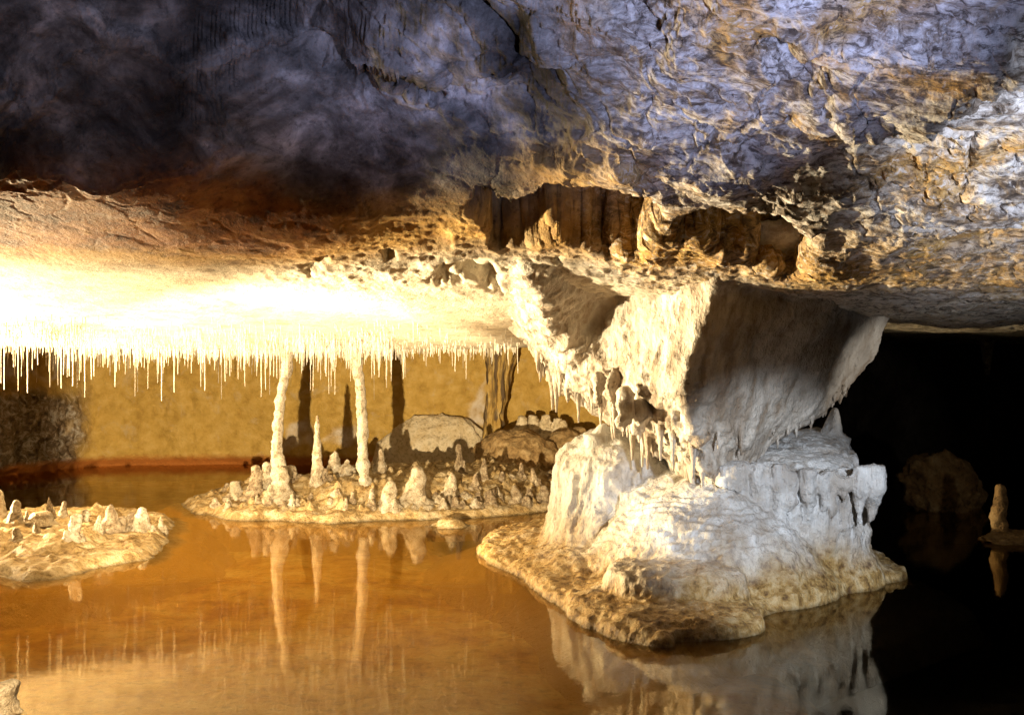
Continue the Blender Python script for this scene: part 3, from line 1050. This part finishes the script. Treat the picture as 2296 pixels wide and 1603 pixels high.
def build_block():
    pieces = []
    ap = catmull(APRON, 140, closed=True)
    c = np.array([.85, 5.2])
    rings = []
    for s, z in ((1.36, -.28), (1.30, -.15), (1.2, -.11), (1.06, -.04), (1.01, -.012), (1.0, -.004), (.985, .028), (.95, .05), (.88, .06), (.78, .085), (.66, .115), (.5, .14), (.2, .15)):
        q = c + (ap - c) * s
        rings.append(np.column_stack([q, np.full(len(q), z)]))
    pieces.append(stack(rings))
    # left block
    pieces.append(solid(.60, 5.50, [(-.2, .50, .62), (.06, .48, .58), (.16, .43, .52), (.30, .385, .47), (.43, .37, .45), (.50, .35, .425), (.55, .315, .385), (.59, .27, .33), (.62, .21, .26), (.64, .13, .16), (.648, .05, .06)], 2.1))
    # central mound
    pieces.append(solid(.86, 4.86, [(-.2, .62, .60), (.05, .58, .56), (.12, .52, .51), (.20, .46, .46), (.28, .385, .39), (.35, .30, .31), (.405, .22, .23), (.445, .15, .15), (.475, .08, .08)], 2.0))
    # right block, with an overhanging cap
    pieces.append(solid(1.255, 5.28, [(-.2, .46, .66), (.05, .42, .64), (.15, .365, .60), (.30, .345, .585), (.40, .345, .585), (.46, .34, .58), (.52, .32, .54, 0, .01), (.565, .30, .46, .04, .04), (.60, .25, .35, .09, .09), (.63, .17, .2, .17, .13), (.645, .06, .06, .24, .14)], 2.7, 0.08))
    # saddle between mound and right block
    pieces.append(solid(1.02, 5.05, [(-.2, .4, .5), (.2, .36, .45), (.34, .27, .36), (.40, .18, .25), (.42, .06, .08)], 2.0))
    pieces.append(solid(.80, 5.18, [(-.2, .5, .5), (.2, .38, .44), (.38, .30, .36), (.46, .20, .26), (.495, .10, .12), (.50, .03, .04)], 2.0))
    # step at the front of the mound
    pieces.append(solid(.66, 4.40, [(-.1, .30, .24), (.10, .29, .23), (.155, .275, .215), (.175, .24, .18), (.18, .08, .06)], 3.0, -0.1))
    pieces.append(solid(.63, 4.10, [(-.1, .34, .26), (.04, .31, .22), (.07, .27, .17), (.08, .08, .06)], 2.4, 0.2))
    # drips below the cap of the right block
    for k in range(30):
        a = random.uniform(0.0, 1.0)
        x = 0.93 + 0.63 * a
        y = 4.68 + 0.05 * abs(a - .5) + random.uniform(-.004, .01)
        pieces.append(tooth(x, y - .012 + .10 * max(0, abs(a - .5) - .3), .455, random.uniform(.07, .19), random.uniform(.018, .034)))
    for k in range(9):
        pieces.append(tooth(1.60 + random.uniform(-.008, .006), random.uniform(4.85, 5.3), .45, random.uniform(.06, .15), random.uniform(.018, .03)))
    me = remeshed(pieces, 0.0105, 9)
    P = get_co(me)
    N = get_no(me)
    steep = 1 - sm(0.35, 0.8, np.abs(N[:, 2]))
    wob = 0.25 * np.stack([fbm(P * 4, 2, 600), fbm(P * 4 + 5, 2, 601), np.zeros(len(P))], 1)
    fl = ridged((P + wob) * np.array([8.5, 8.5, 0.9]), 3, 610)
    fl2 = fbm((P + wob * .4) * np.array([24, 24, 3.5]), 3, 615)
    d = (steep * (0.026 * fl + 0.013 * fl2)) * sm(.10, .25, P[:, 2])
    d += 0.030 * fbm(P * 3.0, 3, 620) + 0.013 * fbm(P * 9, 3, 625)
    # small gour ripples across the gentler slopes
    rip = np.sin((P[:, 2] + 0.05 * fbm(P * 5, 3, 630)) * 190 + 3 * fbm(P * 9, 2, 631))
    d += (1 - steep) * 0.004 * rip + 0.0045 * fbm(P * 34, 3, 640) + 0.004 * vnoise(P * np.array([75, 75, 40]), 645)
    # bubbly knobs
    f1, f21, cid = worley(P * 26, 650)
    d += 0.005 * (1 - sm(0, .55, f1)) * sm(-.1, .35, fbm(P * 3.3, 2, 655))
    # craggy waterline
    low = 1 - sm(.02, .16, P[:, 2])
    d += low * 0.012 * ridged(P * np.array([7, 7, 14]), 4, 660)
    d *= 0.15 + 0.85 * sm(-.02, .02, P[:, 2])
    P = P + N * d[:, None]
    set_co(me, P)
    base = (.85, 5.2, 0)
    root = bpy.data.objects.new('flowstone_block', None)
    C.objects.link(root)
    root.location = base
    tag(root, 'huge white flowstone block with dripping cap and ochre waterline, rising from pool under the pendant', 'flowstone')
    # its parts: ochre apron at the water, round mound in the middle, two shoulders
    nv = get_no(me)
    n = len(me.polygons)
    li = np.empty(n * 4, np.int32)
    me.loops.foreach_get('vertex_index', li)
    q = li.reshape(-1, 4)
    c = P[q].mean(1)
    dl = np.hypot((c[:, 0] - .60) / .40, (c[:, 1] - 5.5) / .48)
    dm = np.hypot((c[:, 0] - .86) / .52, (c[:, 1] - 4.86) / .50)
    dr = np.hypot((c[:, 0] - 1.27) / .38, (c[:, 1] - 5.28) / .60)
    reg = np.argmin(np.stack([dl, dm, dr]), 0)
    out = np.min(np.stack([dl, dm, dr]), 0)
    reg = np.where((c[:, 2] < .13 + .03 * fbm(c * 6, 3, 670)) & (out > .9) | (c[:, 2] < .06), 3, reg)
    for k, nm, lab in ((0, 'shoulder', 'rounded greyish left shoulder'), (1, 'central_mound', None), (2, 'shoulder', 'right shoulder with dripping fringe'), (3, 'apron', 'ochre stained apron at the waterline')):
        f = q[reg == k]
        used = np.unique(f)
        mp = np.zeros(len(P), np.int64)
        mp[used] = np.arange(len(used))
        sub = mesh_from(nm, P[used] - np.array(base), mp[f])
        sub.normals_split_custom_set_from_vertices([tuple(v) for v in nv[used]])
        o = link(nm, sub, FLOW, root)
        if lab:
            o['label'] = lab
    bpy.data.meshes.remove(me)


build_block()
tag(link('stalagmite', spire_mesh('stalagmite', 0.15, 0.062, 31, tip=.2, power=.9, flare=.5, knob=.08), FLOW, loc=(1.545, 5.30, 0.61)),
    'smooth white cone stalagmite on top of the right shoulder of the big flowstone block', 'stalagmite')
x, y = at_depth(1346, 975, 5.3)[:2]
tag(link('stalagmite', spire_mesh('stalagmite', 0.05, 0.05, 33, tip=.3, power=.9, flare=.6, knob=.1), FLOW, loc=(x, y, 0.63)),
    'small white nub stalagmite on the left shoulder of the big flowstone block', 'stalagmite')

# ------------------------------------------------------------------ rock pendant
SEC = {
    1.50: [(-.75, 5.7), (.00, 4.25), (.46, 4.55), (.78, 4.0), (1.4, 4.1), (2.2, 4.7), (1.9, 6.2), (.6, 6.5)],
    1.36: [(-.40, 5.65), (.05, 4.42), (.45, 4.74), (.79, 4.26), (1.36, 4.42), (1.92, 5.0), (1.65, 6.05), (.6, 6.3)],
    1.26: [(-.12, 5.6), (.12, 4.60), (.44, 4.90), (.80, 4.38), (1.34, 4.60), (1.80, 5.15), (1.5, 5.9), (.6, 6.1)],
    1.15: [(-.02, 5.55), (.15, 4.86), (.37, 5.00), (.77, 4.41), (1.30, 4.65), (1.76, 5.15), (1.45, 5.85), (.6, 6.0)],
    1.05: [(.06, 5.5), (.22, 5.02), (.40, 4.98), (.74, 4.44), (1.25, 4.70), (1.72, 5.15), (1.4, 5.8), (.6, 5.9)],
    .88: [(.19, 5.4), (.30, 5.12), (.46, 4.95), (.70, 4.50), (1.16, 4.74), (1.57, 5.1), (1.3, 5.6), (.6, 5.75)],
    .75: [(.39, 5.3), (.45, 5.10), (.56, 4.94), (.74, 4.56), (1.08, 4.75), (1.44, 5.05), (1.2, 5.4), (.7, 5.5)],
    .63: [(.64, 5.2), (.66, 5.04), (.70, 4.89), (.80, 4.64), (1.0, 4.76), (1.20, 4.95), (1.1, 5.2), (.85, 5.3)],
    .52: [(.74, 5.05), (.74, 4.95), (.77, 4.84), (.83, 4.69), (.97, 4.77), (1.08, 4.9), (1.03, 5.08), (.87, 5.15)],
    .42: [(.83, 4.95), (.83, 4.89), (.84, 4.82), (.87, 4.75), (.93, 4.78), (.98, 4.85), (.96, 4.96), (.89, 5.0)],
}


def build_pendant():
    lv = sorted(SEC)
    arr = np.array([SEC[z] for z in lv])
    zz = np.concatenate([[.36], np.linspace(.42, 1.5, 44)])
    rings = []
    for z in zz:
        zc = min(max(z, lv[0]), lv[-1])
        k = min(np.searchsorted(lv, zc, side='right') - 1, len(lv) - 2)
        w = (zc - lv[k]) / (lv[k + 1] - lv[k])
        sec = arr[k] * (1 - w) + arr[k + 1] * w
        if z < .42:
            sec = sec.mean(0) + (sec - sec.mean(0)) * .4
        # mostly straight edges keep the fin's arris crisp
        q = np.concatenate([sec, sec[:1]])
        lin = np.stack([np.interp(np.linspace(0, 8, 144, endpoint=False), np.arange(9), q[:, i]) for i in (0, 1)], 1)
        cm = catmull(sec, 144, closed=True)
        p = 0.8 * lin + 0.2 * cm
        rings.append(np.column_stack([p, np.full(len(p), z)]))
    pieces = [stack(rings)]
    # leaf-like fins on the lower left flank
    for k in range(26):
        z = random.uniform(.58, .92)
        w = (z - .42) / .6
        ax, ay = .83 - .72 * max(0, w - .1) + random.uniform(.02, .30), 4.72 + random.uniform(.0, .25)
        th = np.linspace(0, 2 * math.pi, 10, endpoint=False)
        h, r = random.uniform(.05, .12), random.uniform(.022, .045)
        dx = random.uniform(-.02, .07)
        rot = random.uniform(.4, 1.2)
        rr = []
        for s, f in ((0, .15), (.35, .6), (.7, .95), (1, 1.0), (1.5, .8)):
            X, Y = r * f * np.cos(th), r * .35 * f * np.sin(th)
            rr.append(np.stack([ax + dx * s + X * math.cos(rot) - Y * math.sin(rot), ay + X * math.sin(rot) + Y * math.cos(rot), np.full(10, z - h * (1 - s))], 1))
        pieces.append(stack(rr))
    me = remeshed(pieces, 0.0115, 2)
    P = get_co(me)
    N = get_no(me)
    left = sm(.95, .62, P[:, 0] - .10 * (P[:, 1] - 4.5)) * sm(1.25, .9, P[:, 2])
    low = 1 - sm(.62, .98, P[:, 2])
    rag = np.clip(left + low * sm(1.15, .85, P[:, 0]) + 0.75 * sm(.62, .42, P[:, 0]), 0, 1)
    face = 1 - np.clip(rag, 0, 1)
    wob = 0.2 * np.stack([fbm(P * 4, 2, 700), fbm(P * 4 + 5, 2, 701), np.zeros(len(P))], 1)
    d = face * (0.012 * fbm((P + wob) * np.array([10, 10, 1.4]), 4, 710) + 0.006 * ridged((P + wob) * np.array([20, 20, 2.5]), 3, 715))
    d += 0.035 * fbm(P * 2.2, 3, 720) + 0.012 * fbm(P * 9, 4, 725)
    d += rag * (0.028 * ridged((P + 1.2 * wob) * np.array([11, 11, 5]), 4, 730) + 0.016 * fbm(P * 24, 3, 735))
    d += low * sm(1.2, .9, P[:, 0]) * 0.02 * ridged(P * np.array([18, 18, 6]), 3, 736)
    d += 0.005 * fbm(P * 48, 2, 740)
    P = P + N * d[:, None]
    set_co(me, P)
    base = (.9, 5.0, 1.3)
    recentre(me, base)
    me.name = 'rock_pendant'
    root = tag(link('rock_pendant', me, PEND, loc=base), 'massive wedge shaped rock pendant hanging from the cave roof above the white flowstone block', 'rock pendant')
    # stalactites along its lower edge: cast upward from the ragged rim
    me.calc_loop_triangles()
    from mathutils.bvhtree import BVHTree
    from mathutils import Vector
    W = get_co(me)
    tri = np.empty(len(me.loop_triangles) * 3, np.int32)
    me.loop_triangles.foreach_get('vertices', tri)
    bvh = BVHTree.FromPolygons([tuple(p) for p in W], [tuple(t) for t in tri.reshape(-1, 3)])
    spots = []
    for k in range(100):
        a = random.random()
        if a < .62:                                      # left rim, sweeping down to the tip
            s = random.random()
            x, y = .12 + .72 * s + random.uniform(-.02, .06), 5.38 - .62 * s + random.uniform(-.18, .05)
            h = random.choice((.03, .04, .05, .07, .10, .14))
        elif a < .82:                                    # right rim
            s = random.random()
            x, y = 1.05 + .55 * s, 4.83 + .26 * s + random.uniform(-.02, .05)
            h = random.choice((.015, .02, .03, .045))
        else:
            x, y, h = random.uniform(.76, 1.0), random.uniform(4.68, 4.85), random.choice((.04, .06, .09))
        spots.append((x, y, h))
    for x, y, h in spots:
        hit = bvh.ray_cast(Vector((x - base[0], y - base[1], -1.2)), Vector((0, 0, 1)))
        if hit[0] is None:
            continue
        r = random.uniform(.006, .011) + h * .05
        V, Fc = tooth(0, 0, 0, h, r)
        V = np.asarray(V)
        V[:, :2] += 0.003 * np.stack([vnoise(V * 60 + x * 9, 760), vnoise(V * 60 + y * 9, 761)], 1)
        link('stalactite', mesh_from('stalactite', V, Fc), PEND, root, tuple(hit[0]))


build_pendant()

# ------------------------------------------------------------------ soda straws under the lit shelf
def straw_mesh(h, r, seed):
    th = np.linspace(0, 2 * math.pi, 7, endpoint=False)
    rs = random.Random(seed)
    rings, cx, cy = [], 0, 0
    for s in np.linspace(1, 0, 7):
        cx, cy = cx + rs.uniform(-.0012, .0012), cy + rs.uniform(-.0012, .0012)
        f = (.62 + .38 * (1 - s) + (.9 * (1 - s * 5) if s < .2 else 0)) * rs.uniform(.9, 1.1)
        rings.append(np.stack([cx + r * f * np.cos(th), cy + r * f * np.sin(th), np.full(7, -h * s + (.03 if s == 0 else 0))], 1))
    return stack(rings)


def build_straws():
    cand = []
    for k in range(4200):
        u = random.uniform(-30, 1165)
        d = random.choice((random.uniform(5.6, 7.6), random.uniform(5.3, 9.3)))
        ln = random.choices((random.uniform(8, 26), random.uniform(26, 46), random.uniform(46, 95)), (.82, .13, .05))[0]
        ln *= 0.65 + 0.7 * float(fbm(np.array([[u / 45.0, d * 2.0, 0]]), 2, 900)[0] + .5)
        if u > 880:
            ln *= .7
            if random.random() < .55:
                continue
        x = (u - CU) / F * d
        cand.append((ln / F * d, x, d, random.uniform(.9, 2.4)))
    for u, vt in ((362, 903), (258, 872), (391, 884), (459, 880), (596, 878), (163, 870), (41, 880), (205, 855), (505, 860), (850, 850), (1020, 838), (190, 860), (9, 878), (62, 885), (112, 872), (137, 875)):
        d = 6.9 + random.uniform(-.4, .3)
        x = (u - CU) / F * d
        h = ceiling_z(x, d) - (H - (vt - CV) / F * d)
        cand.append((h + 1, x, d, 2.6))
    cand.sort(reverse=True)
    meshes = {}
    solo, rest = cand[:292], cand[292:]
    for k, (h, x, d, wpx) in enumerate(solo):
        special = h > 1
        h = h - 1 if special else h
        z = ceiling_z(x, d) + 0.012
        r = wpx / F * d * 0.5
        me = mesh_from('soda_straw', *straw_mesh(h, r, k))
        lab = 'long thin white soda straw stalactite hanging far below the fringe of the bright roof shelf' if h > .17 else \
            'short thin white soda straw stalactite in the dense fringe under the bright roof shelf'
        tag(link('soda_straw', me, STRAW, loc=(x, d, z)), lab, 'soda straw', 'long soda straws under the roof shelf' if h > .17 else 'short soda straws under the roof shelf')
    V, Fc, n = [], [], 0
    for k, (h, x, d, wpx) in enumerate(rest):
        v, f = straw_mesh(h, wpx / F * d * 0.52, k)
        v = np.asarray(v) + np.array([x, d, ceiling_z(x, d) + 0.012])
        V.append(v)
        Fc += [tuple(int(i) + n for i in q) for q in f]
        n += len(v)
    tag(link('straw_stubs', mesh_from('straw_stubs', np.concatenate(V), Fc), STRAW),
        'dense fringe of tiny straw stubs covering the underside of the bright roof shelf', 'soda straws', kind='stuff')


build_straws()

# ------------------------------------------------------------------ the dark chamber on the right
x, y, z = at_depth(2110, 1120, 7.3)
o = blob('boulder', (x, y, 0.12), (.30, .20, .20), 41, BROWN, 'dim brown boulder slab leaning in the dark chamber right of the flowstone block', 'boulder', .3, freq=1.5, sharp=.6)
o.rotation_euler = (0.2, math.radians(34), 0.3)
x, y, z = on_level(2238, 1208)
tag(link('stalagmite', spire_mesh('stalagmite', 0.30, 0.055, 71, tip=.5, flare=.5, knob=.22), BROWN, loc=(x, y, 0.0)),
    'lone brown stalagmite post standing in the dark water at the right', 'stalagmite')
x, y, z = on_level(2290, 1212)
blob('rock', (x, y, -.01), (.22, .16, .06), 47, BROWN, 'low brown rock at the right edge beside the lone stalagmite post', 'rock', .25, freq=1.8)
x, y = at_depth(2213, 780, 7.6)[:2]
V, Fc = tooth(0, 0, 0, .24, .05, 12)
V = np.asarray(V)
V[:, :2] *= (1 + .35 * fbm(V * 18, 3, 800))[:, None]
tag(link('stalactite', mesh_from('stalactite', V, Fc), CALC, loc=(x, y, ceiling_z(x, y) - .01)),
    'stubby pale stalactite hanging from the roof of the dark right chamber', 'stalactite')

# ------------------------------------------------------------------ camera, lamps and added fills, world
cam = bpy.data.cameras.new('camera')
cam.sensor_width = 36
cam.lens = 36 * F / 2296
cam.clip_start = 0.05
cam.clip_end = 200
co = bpy.data.objects.new('camera', cam)
C.objects.link(co)
co.location = (0, 0, H)
co.rotation_euler = (math.radians(90), 0, 0)
S.camera = co


def lamp(name, loc, target, power, color, size, blend, radius):
    from mathutils import Vector
    L = bpy.data.lights.new(name, 'SPOT')
    L.energy = power
    L.color = color
    L.spot_size = math.radians(size)
    L.spot_blend = blend
    L.shadow_soft_size = radius
    o = bpy.data.objects.new(name, L)
    C.objects.link(o)
    o.location = loc
    o.rotation_euler = (Vector(target) - Vector(loc)).to_track_quat('-Z', 'Y').to_euler()
    return o


WARM = (1.0, .76, .42)
lamp('shelf_lamp', (-4.0, 6.2, .40), (-2.5, 6.0, 1.35), 1700, WARM, 105, .45, .03)
lamp('ledge_fill', (-2.75, 4.75, .30), (-1.5, 4.95, 1.42), 190, (1.0, .79, .46), 92, .6, .03)  # added fill, lifts the part of the roof shelf left too dim
lamp('pendant_fill', (-2.85, 5.05, .20), (.8, 4.30, 1.20), 1750, (1.0, .80, .48), 40, .8, .02)  # extra light put in because the shelf lamp is too weak at the pendant
lamp('wall_lamp', (-.85, 1.9, .37), (-1.45, 10.0, .55), 2900, (1.0, .80, .48), 38, .3, .02)
lamp('block_lamp', (1.6, 1.4, 1.35), (1.13, 4.6, .22), 480, (.80, .88, 1.0), 26, .6, .04)
lamp('edge_lamp', (3.2, 4.0, .40), (1.70, 5.1, .90), 85, (1.0, .95, .88), 19, .7, .03)
lamp('vault_lamp', (1.9, 1.6, .9), (2.05, 2.9, 1.85), 250, (.84, .88, 1.0), 68, .4, .05)
lamp('upper_fill', (.9, 1.0, .7), (.15, 3.2, 2.55), 270, (.57, .64, 1.0), 52, .7, .05)  # added cool light for the middle vault, beyond the vault lamp's reach
lamp('dome_fill', (-.6, .9, .8), (-1.1, 3.3, 2.45), 75, (.74, .72, .95), 44, .7, .05)  # dim cool fill added to offset warm bounce in the upper left
lamp('chamber_fill', (2.2, 2.2, .5), (2.75, 7.3, .3), 34, (1.0, .85, .65), 16, .5, .04)  # small light added to bring the far boulder out of the dark
lamp('pool_fill', (-.9, 1.3, 1.3), (-1.0, 3.10, -.13), 680, (1.0, .76, .42), 52, .8, .05)  # unseen light added to brighten the pool bed and near water

w = bpy.data.worlds.new('World')
S.world = w
w.use_nodes = True
w.node_tree.nodes['Background'].inputs[0].default_value = (.5, .55, .7, 1)
w.node_tree.nodes['Background'].inputs[1].default_value = 0.0

S.view_settings.view_transform = 'Standard'
S.view_settings.look = 'None'
S.view_settings.exposure = 0
S.view_settings.gamma = 1
S.render.engine = 'CYCLES'
S.cycles.use_denoising = True
S.cycles.denoising_prefilter = 'NONE'
S.cycles.sample_clamp_indirect = 4.0
S.cycles.max_bounces = 6
S.cycles.diffuse_bounces = 2
S.cycles.transparent_max_bounces = 8
